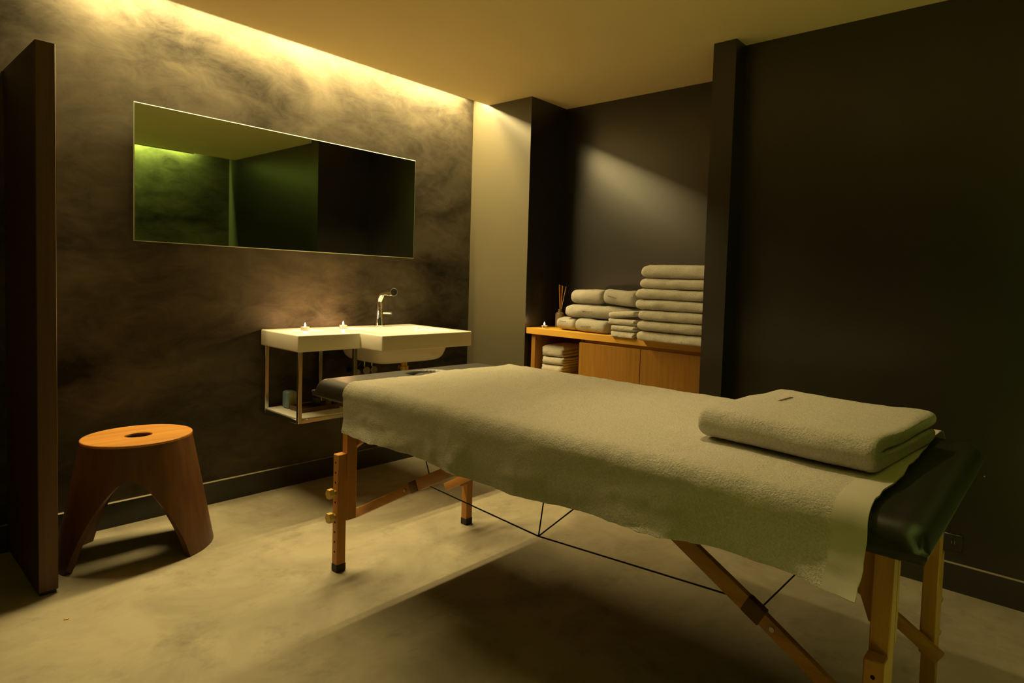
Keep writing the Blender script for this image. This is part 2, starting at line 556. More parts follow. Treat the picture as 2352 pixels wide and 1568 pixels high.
# under-bowl: rounded tub
def tub():
    V, F = [], []
    n = 48
    lv = [(0.7335, 0.0, 0.05), (0.70, 0.006, 0.055), (0.672, 0.016, 0.06), (0.655, 0.030, 0.07), (0.646, 0.052, 0.08), (0.643, 0.085, 0.09)]
    cx_, cy_, hx, hy = 1.925, 2.925, 0.225, 0.205
    for z, ins, r in lv:
        for k in range(n):
            t = 2 * math.pi * k / n
            c, s = math.cos(t), math.sin(t)
            e = 0.30
            V.append(Vector((cx_ + (hx - ins) * math.copysign(abs(c) ** e, c), cy_ + (hy - ins) * math.copysign(abs(s) ** e, s), z)))
    for i in range(len(lv) - 1):
        for k in range(n):
            a = i * n + k; b = i * n + (k + 1) % n
            F.append([a, b, b + n, a + n])
    F.append(list(range((len(lv) - 1) * n, len(lv) * n)))
    return V, F


V, F = tub()
obj('bowl', V, F, CERAMIC, wb, smooth=True, auto=50)
V, F = latheg([(0.022, 0), (0.022, 0.006), (0.0, 0.007)], (1.92, 2.86, 0.742), 20)
obj('drain_cover', V, F, CHROME, wb, smooth=True, auto=40)

# faucet
fa = thing('faucet', 'chrome mixer tap with a bent spout standing on the washbasin', 'faucet', (1.93, 3.085, 0.813))
V, F = latheg([(0.028, 0), (0.028, 0.006), (0.023, 0.008), (0.0205, 0.03), (0.0185, 0.04), (0.0185, 0.052)], (1.93, 3.085, 0.8135), 24)
obj('base', V, F, CHROME, fa, smooth=True, auto=40)
pts = [(1.93, 3.085, 0.86)]
for k in range(9):
    a = k / 8 * math.radians(80)
    pts.append((1.93, 3.085 - 0.055 * (1 - math.cos(a)), 0.945 + 0.06 * math.sin(a)))
pts += [(1.932, 2.985, 1.008)]
V, F = tubeg([(1.93, 3.085, 0.86)] + pts[1:], 0.0165, 18)
obj('spout', V, F, CHROME, fa, smooth=True, auto=50)
V, F = join(tubeg([(1.932, 3.0, 1.0085), (1.933, 2.955, 1.0095)], 0.0225, 20), tubeg([(1.933, 2.975, 0.995), (1.933, 2.975, 0.986)], 0.011, 14))
sp = obj('spout_head', V, F, CHROME, fa, smooth=True, auto=40)
V, F = tubeg([(1.933, 2.9552, 1.0095), (1.933, 2.9525, 1.0095)], 0.0195, 20)
obj('end_cap', V, F, BLACKM, sp)
for z in (0.872, 0.903, 0.925):
    V, F = tubeg([(1.93, 3.085, z), (1.93, 3.085, z + 0.004)], 0.0195, 20)
    obj('ring', V, F, CHROME, fa, smooth=True, auto=40)
V, F = join(tubeg([(1.945, 3.075, 0.888), (1.985, 3.055, 0.886)], 0.0042, 10), tubeg([(1.983, 3.056, 0.880), (1.985, 3.055, 0.893)], 0.0048, 10))
obj('lever', V, F, CHROME, fa, smooth=True, auto=40)

# pipework
pw = thing('basin_trap', 'metal drain trap and stop valves below the washbasin bowl', 'pipework', (1.97, 3.05, 0.55))
V, F = join(latheg([(0.030, 0), (0.030, 0.02), (0.022, 0.022), (0.022, 0.058)], (1.985, 2.93, 0.5835), 20), tubeg([(1.985, 2.93, 0.59), (1.985, 2.93, 0.44), (1.985, 2.95, 0.415), (1.985, 2.99, 0.405), (1.985, 3.03, 0.42), (1.985, 3.05, 0.45), (1.985, YL, 0.455)], 0.016, 14))
obj('trap_pipe', V, F, BRASS, pw, smooth=True, auto=40)
for x, m_ in ((1.86, CHROME), (1.905, CHROME)):
    v = obj('valve', *join(tubeg([(x, YL, 0.57), (x, 3.11, 0.57)], 0.012, 14), tubeg([(x, 3.115, 0.57), (x, 3.115, 0.638)], 0.005, 8)), CHROME, pw, smooth=True, auto=40)
    obj('valve_knob', *tubeg([(x, 3.11, 0.57), (x - 0.002, 3.085, 0.57)], 0.021, 12), STEEL, v, smooth=True, auto=40)
for x in (1.80,):
    v = obj('valve', *join(tubeg([(x, YL, 0.57), (x, 3.11, 0.57)], 0.012, 14), tubeg([(x, 3.115, 0.57), (x + 0.05, 3.10, 0.638)], 0.005, 8)), BLACKM, pw, smooth=True, auto=40)
    obj('valve_knob', *tubeg([(x, 3.11, 0.565), (x - 0.002, 3.08, 0.565)], 0.019, 12), STEEL, v, smooth=True, auto=40)

# metal rack under the ledge
rk = thing('hanging_rack', 'square metal tube rack with a white shelf hanging under the basin ledge', 'rack', (1.49, 2.97, 0.40))
rx0, rx1, ry0, ry1, rz0, rz1 = 1.347, 1.635, 2.800, 3.155, 0.400, 0.7325
tk = 0.018
for (x, y) in ((rx0, ry0), (rx1 - tk, ry0), (rx0, ry1 - tk), (rx1 - tk, ry1 - tk)):
    box('upright', x, x + tk, y, y + tk, rz0, rz1, STEEL, rk, bev=0.0015, seg=1)
box('rail', rx0 + tk, rx1 - tk, ry0, ry0 + tk, rz0, rz0 + tk, STEEL, rk, bev=0.0015, seg=1)
box('rail', rx0 + tk, rx1 - tk, ry1 - tk, ry1, rz0, rz0 + tk, STEEL, rk, bev=0.0015, seg=1)
box('rail', rx0, rx0 + tk, ry0 + tk, ry1 - tk, rz0, rz0 + tk, STEEL, rk, bev=0.0015, seg=1)
box('rail', rx1 - tk, rx1, ry0 + tk, ry1 - tk, rz0, rz0 + tk, STEEL, rk, bev=0.0015, seg=1)
box('shelf_panel', rx0 + 0.004, rx1 - 0.004, ry0 + 0.004, ry1 - 0.004, rz0 + tk + 0.0005, rz0 + tk + 0.006, PANEL, rk)
zs = rz0 + tk + 0.0065
pk = thing('soap_pack', 'small rounded blue pack with a pale front on the rack shelf', 'pack', (1.44, 3.06, zs))
box('body', 1.412, 1.462, 3.045, 3.105, zs, zs + 0.085, BLUEP, pk, bev=0.012, seg=4)
box('label_panel', 1.419, 1.458, 3.0435, 3.0449, zs + 0.008, zs + 0.077, PALEP, pk)
ty = thing('tray', 'dark shallow wooden tray lying on the rack shelf', 'tray', (1.53, 2.97, zs))
box('base', 1.425, 1.60, 2.915, 3.03, zs, zs + 0.006, WENGE, ty)
for a in ((1.425, 1.60, 2.909, 2.915), (1.425, 1.60, 3.03, 3.036), (1.419, 1.425, 2.909, 3.036), (1.60, 1.606, 2.909, 3.036)):
    box('rim', *a, zs, zs + 0.022, WENGE, ty)
bt = thing('soap_dispenser', 'black round-topped soap dispenser standing in the dark tray', 'dispenser', (1.52, 2.975, zs + 0.0062))
obj('body', *latheg([(0.020, 0), (0.022, 0.004), (0.022, 0.045), (0.018, 0.05)], (1.52, 2.975, zs + 0.0065), 24), BLACKM, bt, smooth=True, auto=40)
obj('cap', *latheg([(0.0195, 0), (0.024, 0.006), (0.0255, 0.018), (0.023, 0.030), (0.014, 0.039), (0.001, 0.042)], (1.52, 2.975, zs + 0.057), 24), BLACKM, bt, smooth=True, auto=60)
sg = thing('small_glass', 'tiny clear glass bottle beside the black dispenser in the tray', 'bottle', (1.575, 2.96, zs + 0.0062))
obj('body', *latheg([(0.014, 0), (0.015, 0.003), (0.015, 0.035), (0.007, 0.042)], (1.575, 2.96, zs + 0.0065), 20), GLASSB, sg, smooth=True, auto=40)
obj('stopper', *latheg([(0.007, 0), (0.008, 0.002), (0.008, 0.014), (0.0, 0.015)], (1.575, 2.96, zs + 0.0487), 16), CHROME, sg, smooth=True, auto=40)

# ------------------------------------------------------------------ candles
def candle(x, y, z, label, power):
    c = thing('tealight_candle', label, 'candle', (x, y, z), 'lit tealight candles')
    obj('cup', *latheg([(0.019, 0), (0.020, 0.001), (0.020, 0.016), (0.0188, 0.016), (0.0188, 0.012), (0.0, 0.012)], (x, y, z + 0.0003), 24), ALU, c, smooth=True, auto=40)
    obj('wax', *latheg([(0.0186, 0), (0.0186, 0.0012), (0.0, 0.001)], (x, y, z + 0.0125), 20), WAX, c, smooth=True, auto=40)
    obj('wick', *tubeg([(x, y, z + 0.013), (x, y, z + 0.019)], 0.0008, 6), BLACKM, c)
    fl = obj('flame', *latheg([(0.0005, 0), (0.0035, 0.004), (0.0042, 0.008), (0.0028, 0.014), (0.0004, 0.021)], (x, y, z + 0.0165), 14), FLAME, c, smooth=True)
    l = bpy.data.lights.new('flame_glow', 'POINT'); l.energy = power; l.color = (1.0, 0.52, 0.20); l.shadow_soft_size = 0.006
    lo = bpy.data.objects.new('flame_glow', l); COL.objects.link(lo); lo.parent = c; lo.location = (0, 0, 0.043)
    return c


candle(1.487, 3.03, 0.813, 'lit tealight candle near the left end of the washbasin ledge', 1.6)
candle(1.703, 3.06, 0.813, 'lit tealight candle on the washbasin between the other candle and the tap', 1.6)

# ------------------------------------------------------------------ niche cabinet
ZCT = 0.816
cb = thing('niche_cabinet', 'oak cabinet with two flush doors and an open shelf built into the niche', 'cabinet', (2.79, 2.0, 0.0))
cy0, cy1 = YP1 + 0.004, 2.610
box('countertop', 2.640, XB - 0.003, YP1 + 0.003, YC - 0.003, ZCT - 0.037, ZCT, OAK, cb, bev=0.0012, seg=1)
box('side_panel', 2.660, XB - 0.006, 2.578, cy1, 0.10, ZCT - 0.0375, OAKV, cb)
box('divider_panel', 2.665, XB - 0.006, 2.205, 2.222, 0.10, ZCT - 0.0375, OAKV, cb)
box('side_panel', 2.665, XB - 0.006, cy0, cy0 + 0.02, 0.10, ZCT - 0.0375, OAKV, cb)
box('shelf_board', 2.665, XB - 0.006, 2.2225, 2.5775, 0.530, 0.548, OAK, cb)
box('back_panel', XB - 0.0058, XB - 0.002, cy0, cy1, 0.10, ZCT - 0.038, OAKV, cb)
box('bottom_board', 2.665, XB - 0.006, cy0 + 0.0205, 2.5775, 0.10, 0.118, OAK, cb)
box('top_rail', 2.675, 2.695, cy0 + 0.0205, 2.2045, ZCT - 0.075, ZCT - 0.038, OAK, cb)
box('plinth', 2.70, XB - 0.01, cy0, cy1, 0.0, 0.0995, BLACKM, cb)
box('door', 2.645, 2.6645, 1.799, 2.218, 0.122, 0.760, OAKV, cb, bev=0.0012, seg=1)
box('door', 2.645, 2.6645, cy0 + 0.001, 1.795, 0.122, 0.760, OAKV, cb, bev=0.0012, seg=1)
box('door', 2.645, 2.6645, 2.224, 2.606, 0.122, 0.528, OAKV, cb, bev=0.0012, seg=1)

candle(2.70, 2.545, ZCT, 'lit tealight candle on the oak counter next to the column', 0.06)

df = thing('reed_diffuser', 'glass reed diffuser with thin sticks behind the rolled robes', 'diffuser', (2.845, 2.555, ZCT))
obj('bottle', *latheg([(0.026, 0), (0.028, 0.003), (0.028, 0.082), (0.022, 0.092), (0.011, 0.096), (0.011, 0.112)], (2.845, 2.552, ZCT + 0.0003), 24), GLASSB, df, smooth=True, auto=40)
for k, (dx, dy, hh, m_) in enumerate(((0.012, 0.008, .262, REED), (-0.014, 0.005, .266, REED), (0.0, 0.010, .264, REED), (0.006, -0.006, .258, REED), (-0.006, -0.02, .258, REED), (0.01, -0.032, .256, REEDP))):
    obj('reed', *tubeg([(2.845 - dx * .25, 2.552 - dy * .25, ZCT + 0.02), (2.845 + dx, 2.548 + dy, ZCT + hh)], 0.0019, 6), m_, df)

# ------------------------------------------------------------------ towels
def slabg(cx_, cy_, z0, lx, ly, h, nf=1, ns=1, nb=1, rot=0.0, seed=0, rc=0.02, amp=0.004, sag=0.0, tilt=0.0, lean=0.0, puff=0.006, step=0.012, fold=1.0, x_edge=None):
    """folded towel: local x = depth (front at -x), local y = length. nf/ns: layers seen at front / on the two ends"""
    hx, hy = lx / 2, ly / 2
    pts = []
    def line(a, b):
        n = max(2, int((Vector(b) - Vector(a)).length / step))
        return [(a[0] + (b[0] - a[0]) * i / n, a[1] + (b[1] - a[1]) * i / n) for i in range(n)]
    def arc(c, a0, a1):
        return [(c[0] + rc * math.cos(a0 + (a1 - a0) * i / 4), c[1] + rc * math.sin(a0 + (a1 - a0) * i / 4)) for i in range(4)]
    P = math.pi
    pts += line((-hx, hy - rc), (-hx, -hy + rc)); pts += arc((-hx + rc, -hy + rc), P, 1.5 * P)
    pts += line((-hx + rc, -hy), (hx - rc, -hy)); pts += arc((hx - rc, -hy + rc), 1.5 * P, 2 * P)
    pts += line((hx, -hy + rc), (hx, hy - rc)); pts += arc((hx - rc, hy - rc), 0, 0.5 * P)
    pts += line((hx - rc, hy), (-hx + rc, hy)); pts += arc((-hx + rc, hy - rc), 0.5 * P, P)
    n = len(pts)
    def prof(u, layers):
        v = (u * layers) % 1.0 if u < 1 else 1.0
        c = 2 * v - 1
        inset = (1 - math.sqrt(max(0.0, 1 - min(1, abs(c)) ** 2.4)))
        return inset * (h / layers) * 0.5
    mx = max(nf, ns)
    NZ = max(8, 6 * mx)
    V, F = [], []
    for iz in range(NZ + 1):
        u = iz / NZ
        for (x, y) in pts:
            fx = abs(x) / hx; fy = abs(y) / hy
            front = -x / hx
            if fx > fy * 0.98 and x < 0: ins = prof(u, nf)
            elif fx > fy * 0.98: ins = prof(u, nb)
            else: ins = prof(u, ns)
            d = Vector((x, y, 0)); L = d.length
            kx = max(0.0, 1 - ins / hx); ky = max(0.0, 1 - ins / hy)
            V.append(Vector((x * kx, y * ky, u * h)))
    for iz in range(NZ):
        for k in range(n):
            a = iz * n + k; b = iz * n + (k + 1) % n
            F.append([a, b, b + n, a + n])
    for top in (0, 1):
        base = NZ * n if top else 0
        prev = [base + k for k in range(n)]
        for s in (0.93, 0.82, 0.66, 0.45, 0.22):
            cur = []
            for k in range(n):
                v = V[base + k]
                cur.append(len(V)); V.append(Vector((v.x * s, v.y * s, v.z)))
            for k in range(n):
                F.append([prev[k], prev[(k + 1) % n], cur[(k + 1) % n], cur[k]])
            prev = cur
        F.append(prev)
    out = []
    ca, sa = math.cos(rot), math.sin(rot)
    for v in V:
        u = v.z / h
        e = min(1.0, max(abs(v.x) / hx, abs(v.y) / hy))
        z = v.z + puff * (1 - e ** 3) * max(0.0, u - 0.5) * 2.0
        if sag and v.x < 0: z -= sag * (max(0, (-v.x / hx - 0.72)) / 0.28) ** 2
        z += tilt * v.y + lean * v.x
        nz = fbm(v.x * 9 + seed * 3.1, v.y * 9 + seed, v.z * 14)
        n2 = fbm(v.x * 9 + seed * 1.7 + 20, v.y * 9, v.z * 14 + seed)
        n3 = fbm(v.x * 7 + seed * 2.3 - 20, v.y * 7 + 9, seed)
        x = v.x + amp * nz * 1.6; y = v.y + amp * n2 * 1.6; z -= amp * abs(n3) * (0.9 if u > 0.5 else 0.0)
        out.append(Vector((cx_ + x * ca - y * sa, cy_ + x * sa + y * ca, z0 + z)))
    return out, F


def towel(name, label, group, *a, parent=None, cat='towel', **k):
    V, F = slabg(*a, **k)
    o = obj(name, V, F, TERRY, parent, smooth=True)
    if label: tag(o, label, cat, group)
    return o


# seven large bath towels
ords = ['bottom towel', 'second towel from the bottom', 'third towel from the bottom', 'middle towel', 'third towel from the top', 'second towel from the top', 'thickest topmost towel']
zz = ZCT + 0.001
hs = [0.046, 0.054, 0.055, 0.055, 0.055, 0.053, 0.068]
ye = [1.795, 1.800, 1.797, 1.817, 1.817, 1.793, 1.785]
for i in range(7):
    lx = 0.34
    ly = ye[i] - 1.372
    towel('bath_towel', 'white bath towel, ' + ords[i] + ' in the tall stack', 'bath towels stacked by the pillar',
          2.592 + lx / 2, 1.372 + ly / 2, zz, lx, ly, hs[i] - 0.0006, 1, 1, 1, 0.0, seed=i * 5 + 1, rc=0.025, amp=0.005, sag=0.014 if i == 0 else 0.0, puff=0.0 if i < 6 else 0.004)
    zz += hs[i]

# four small hand towels
zz = ZCT + 0.001
hs4 = [0.030, 0.033, 0.033, 0.034]
yl = [1.985, 1.985, 2.005, 2.008]
nm = ['lowest', 'second lowest', 'second highest', 'topmost, slanting']
for i in range(4):
    ly = yl[i] - 1.826
    towel('hand_towel', 'folded white hand towel, ' + nm[i] + ' of the four beside the tall stack', 'hand towels beside the tall stack',
          2.622 + 0.055, yl[i] - ly / 2, zz, 0.11, ly, hs4[i] - 0.0005, 1, 2 if i < 3 else 1, 1, 0.0, seed=40 + i * 3, rc=0.014, amp=0.003, puff=0.0, sag=0.010 if i == 0 else 0.0, step=0.009,
          tilt=-0.10 if i == 3 else 0.0)
    zz += hs4[i] + (0.008 if i == 2 else 0)

# rolled and folded robes
def rollg(p0, p1, rx, rz, seed=0, n=36, m=22, amp=0.004, end=0.55):
    """soft roll with rounded ends, p0-p1 axis at its centre"""
    p0 = Vector(p0); p1 = Vector(p1); d = (p1 - p0); L = d.length; d.normalize()
    s = d.cross(Vector((0, 0, 1))).normalized(); u = s.cross(d)
    V, F = [], []
    rr = min(rx, rz)
    for i in range(m + 1):
        q = i / m
        a = q * math.pi
        tt = 0.5 - 0.5 * math.cos(a)
        dist = min(tt * L, (1 - tt) * L)
        er = rr * end
        k = 1.0 if dist >= er else (math.sqrt(max(0.0, 1 - ((er - dist) / er) ** 2)) * 0.45 + 0.55)
        if i in (0, m): k = 0.50
        for j in range(n):
            t = 2 * math.pi * j / n
            c, sn = math.cos(t), math.sin(t)
            x = math.copysign(abs(c) ** 0.8, c) * rx * k; z = math.copysign(abs(sn) ** 0.8, sn) * rz * k
            P = p0 + d * (tt * L) + s * x + u * z
            nz = fbm(P.x * 11 + seed, P.y * 11, P.z * 11 + seed * .7)
            P = P + (s * c + u * sn) * nz * amp * 1.6
            V.append(P)
    for i in range(m):
        for j in range(n):
            a = i * n + j; b = i * n + (j + 1) % n
            F.append([a, b, b + n, a + n])
    c0 = len(V); V.append(p0 + d * rr * 0.12); c1 = len(V); V.append(p1 - d * rr * 0.12)
    for j in range(n):
        F.append([c0, (j + 1) % n, j]); b = m * n
        F.append([c1, b + j, b + (j + 1) % n])
    return V, F


def script_mark(parent, x, y0, y1, z0, z1, seed, amp=0.004):
    """small stitched lettering: a fine wavy thread, unreadable at this size"""
    rnd = random.Random(seed)
    n = 34
    pts = []
    for i in range(n + 1):
        q = i / n
        a = amp * (0.45 + 0.75 * rnd.random()) * (1 if i % 2 else -1)
        if i % 9 == 4: a *= 1.9
        pts.append((x, y0 + (y1 - y0) * q, z0 + (z1 - z0) * q + a))
    V, F = tubeg(pts, 0.0007, 5)
    return obj('embroidery', V, F, THREAD, parent)


grp = 'rolled robes on the oak counter'
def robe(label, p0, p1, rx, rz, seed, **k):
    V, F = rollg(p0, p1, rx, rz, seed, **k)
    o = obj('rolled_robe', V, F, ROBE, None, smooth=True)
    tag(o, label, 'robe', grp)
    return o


zA = ZCT + 0.0015
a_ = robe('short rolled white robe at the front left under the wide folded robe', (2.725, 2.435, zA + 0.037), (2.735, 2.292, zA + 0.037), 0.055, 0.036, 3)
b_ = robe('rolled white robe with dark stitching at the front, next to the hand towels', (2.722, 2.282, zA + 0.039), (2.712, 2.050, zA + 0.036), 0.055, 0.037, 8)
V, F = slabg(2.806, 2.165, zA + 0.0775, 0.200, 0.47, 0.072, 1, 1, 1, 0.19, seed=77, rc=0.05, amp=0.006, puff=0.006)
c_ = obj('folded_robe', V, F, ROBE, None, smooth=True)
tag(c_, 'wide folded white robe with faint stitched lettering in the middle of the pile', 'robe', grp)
# it rests at the back on a folded support robe
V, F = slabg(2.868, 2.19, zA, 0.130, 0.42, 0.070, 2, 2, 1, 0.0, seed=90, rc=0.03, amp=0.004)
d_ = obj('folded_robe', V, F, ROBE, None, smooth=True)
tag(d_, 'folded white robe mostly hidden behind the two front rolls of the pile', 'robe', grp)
zt_ = zA + 0.0775 + 0.080
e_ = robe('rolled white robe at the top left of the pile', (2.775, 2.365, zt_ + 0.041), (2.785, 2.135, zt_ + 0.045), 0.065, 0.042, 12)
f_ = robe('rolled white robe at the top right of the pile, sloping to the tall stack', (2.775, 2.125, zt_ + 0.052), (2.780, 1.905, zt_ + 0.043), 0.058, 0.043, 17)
script_mark(b_, 2.6585, 2.225, 2.150, 0.848, 0.853, 4)
script_mark(a_, 2.6680, 2.395, 2.345, 0.870, 0.868, 5, 0.002)
script_mark(c_, 2.6900, 2.265, 2.165, 0.932, 0.936, 6)
script_mark(f_, 2.7030, 2.070, 2.010, 1.030, 1.018, 9)

# towels on the open shelf
zz = 0.549
nm = ['lowest', 'middle', 'topmost, slightly humped']
hs3 = [0.052, 0.046, 0.058]
for i in range(3):
    towel('folded_towel', 'white folded towel in the open cabinet shelf, ' + nm[i] + ' of three', 'towels in the open cabinet shelf',
          2.805, 2.478 + (0.004, -0.003, 0.0)[i], zz, 0.235, 0.160, hs3[i] - 0.0005, 1, 3, 1, 0.10, seed=60 + i * 4, rc=0.02, amp=0.0035, puff=0.0 if i < 2 else 0.016, step=0.008, lean=0.02 if i == 2 else 0.0)
    zz += hs3[i] + (0.003 if i == 1 else 0)

# ------------------------------------------------------------------ stool
st = thing('stool', 'round conical wooden stool with arched sides and a finger hole in its seat', 'stool', (0.765, 2.845, 0))
SX, SY, SH = 0.755, 2.843, 0.440
R1, R0 = 0.174, 0.248
AX = math.radians(247)       # direction of the front arch
HALF = math.radians(48)
def stool_shell():
    V, F = [], []
    n, m = 144, 22
    th = 0.026
    def zb(t):
        z = 0.0
        for ax in (AX, AX + math.pi):
            d = abs((t - ax + math.pi) % (2 * math.pi) - math.pi)
            if d < HALF:
                z = max(z, 0.325 * (1 - (d / HALF) ** 1.6) ** 0.75)
        return z
    for lay in range(2):
        for i in range(n):
            t = 2 * math.pi * i / n
            b = zb(t)
            top = SH if lay == 0 else SH - 0.03
            for j in range(m + 1):
                z = b + (top - b) * j / m
                r = R0 + (R1 - R0) * (z / SH) - lay * th
                V.append(Vector((SX + r * math.cos(t), SY + r * math.sin(t), z)))
    M_ = n * (m + 1)
    for lay in range(2):
        for i in range(n):
            k = (i + 1) % n
            for j in range(m):
                a = lay * M_ + i * (m + 1) + j; b = lay * M_ + k * (m + 1) + j
                F.append([a, b, b + 1, a + 1])
    for i in range(n):
        k = (i + 1) % n
        F.append([i * (m + 1), k * (m + 1), M_ + k * (m + 1), M_ + i * (m + 1)])
        F.append([i * (m + 1) + m, k * (m + 1) + m, M_ + k * (m + 1) + m, M_ + i * (m + 1) + m])
    return V, F


V, F = stool_shell()
obj('body', V, F, WALNUT, st, smooth=True, auto=45)
def ring_disc(c, r_in, r_out, z0, z1, n=72):
    V, F = [], []
    for (r, z) in ((r_in, z0), (r_out, z0), (r_out, z1 - 0.002), (r_out - 0.002, z1), (r_in + 0.003, z1), (r_in, z1 - 0.003)):
        for k in range(n):
            t = 2 * math.pi * k / n
            V.append(Vector((c[0] + r * math.cos(t), c[1] + r * math.sin(t), z)))
    for i in range(6):
        for k in range(n):
            a = i * n + k; b = i * n + (k + 1) % n; q = (i + 1) % 6
            F.append([a, b, q * n + (k + 1) % n, q * n + k])
    return V, F


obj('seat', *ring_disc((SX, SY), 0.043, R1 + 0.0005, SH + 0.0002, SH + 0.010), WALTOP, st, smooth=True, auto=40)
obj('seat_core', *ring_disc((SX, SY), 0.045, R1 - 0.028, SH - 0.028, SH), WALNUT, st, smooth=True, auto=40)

# ------------------------------------------------------------------ massage table
TX0, TX1, TY0, TY1, TZ0, TZ1 = 1.087, 1.862, 0.166, 2.163, 0.655, 0.720
mt = thing('massage_table', 'folding massage table with black vinyl cushion and beech legs in mid room', 'massage table', (1.475, 1.16, 0))
RC = 0.030
def cushion(y0, y1, hole=None):
    """rounded padded slab, top grid with optional round face-hole groove"""
    NX, NY = 84, 96
    V, F = [], []
    def edge(u, a, b, r):
        # inset rounding drop
        d = min(u - a, b - u)
        return d
    xs = [TX0 + (TX1 - TX0) * (0.5 - 0.5 * math.cos(math.pi * i / NX)) * 0.35 + (TX1 - TX0) * i / NX * 0.65 for i in range(NX + 1)]
    ys = [y0 + (y1 - y0) * (0.5 - 0.5 * math.cos(math.pi * j / NY)) * 0.35 + (y1 - y0) * j / NY * 0.65 for j in range(NY + 1)]
    r = 0.042
    def zt(x, y):
        z = TZ1
        dx = min(x - TX0, TX1 - x); dy = min(y - y0, y1 - y)
        if not hole and False: pass
        ex = max(0.0, r - dx); ey = max(0.0, r - dy)
        d = min(r, math.hypot(ex, ey))
        z -= r - math.sqrt(max(0.0, r * r - d * d))
        z += 0.004 * min(1, dx / 0.2) * min(1, dy / 0.2)
        if hole:
            q = math.hypot((x - hole[0]), (y - hole[1]))
            z -= 0.022 * math.exp(-((q - hole[2]) / 0.010) ** 2)
            if q < hole[2]: z -= 0.006
        return z
    n = NX + 1
    for j in range(NY + 1):
        for i in range(NX + 1): V.append(Vector((xs[i], ys[j], zt(xs[i], ys[j]))))
    for j in range(NY):
        for i in range(NX): F.append([j * n + i, j * n + i + 1, (j + 1) * n + i + 1, (j + 1) * n + i])
    loop = [(i, 0) for i in range(NX)] + [(NX, j) for j in range(NY)] + [(NX - i, NY) for i in range(NX)] + [(0, NY - j) for j in range(NY)]
    ids = [j * n + i for i, j in loop]
    cx_, cy_ = (TX0 + TX1) / 2, (y0 + y1) / 2
    prev = ids
    for z, k in ((TZ0 + 0.018, 0.0), (TZ0 + 0.007, 0.004), (TZ0, 0.014), (TZ0, 0.06)):
        cur = []
        for q in ids:
            v = V[q]
            x = v.x + (k if v.x < cx_ - 0.3 else -k if v.x > cx_ + 0.3 else 0) * (1 if min(v.x - TX0, TX1 - v.x) < 0.08 else 0)
            y = v.y + (k if v.y < y0 + 0.05 else -k if v.y > y1 - 0.05 else 0)
            cur.append(len(V)); V.append(Vector((x, y, z)))
        m = len(ids)
        for a in range(m):
            F.append([prev[a], prev[(a + 1) % m], cur[(a + 1) % m], cur[a]])
        prev = cur
    F.append(prev)
    return V, F


YM = (TY0 + TY1) / 2
obj('cushion', *cushion(YM + 0.001, TY1, (1.478, 2.005, 0.070)), VINYL, mt, smooth=True, auto=60)
obj('cushion', *cushion(TY0, YM - 0.001), VINYL, mt, smooth=True, auto=60)
# wooden frame under the cushions
for y0, y1 in ((YM + 0.004, TY1 - 0.075), (TY0 + 0.075, YM - 0.004)):
    for x in (TX0 + 0.165, TX1 - 0.187):
        box('frame_rail', x, x + 0.022, y0, y1, TZ0 - 0.055, TZ0 - 0.0005, BEECHY, mt, bev=0.002, seg=1)
    for y in (y0, y1 - 0.022):
        box('frame_rail', TX0 + 0.188, TX1 - 0.188, y, y + 0.022, TZ0 - 0.055, TZ0 - 0.0005, BEECH, mt, bev=0.002, seg=1)


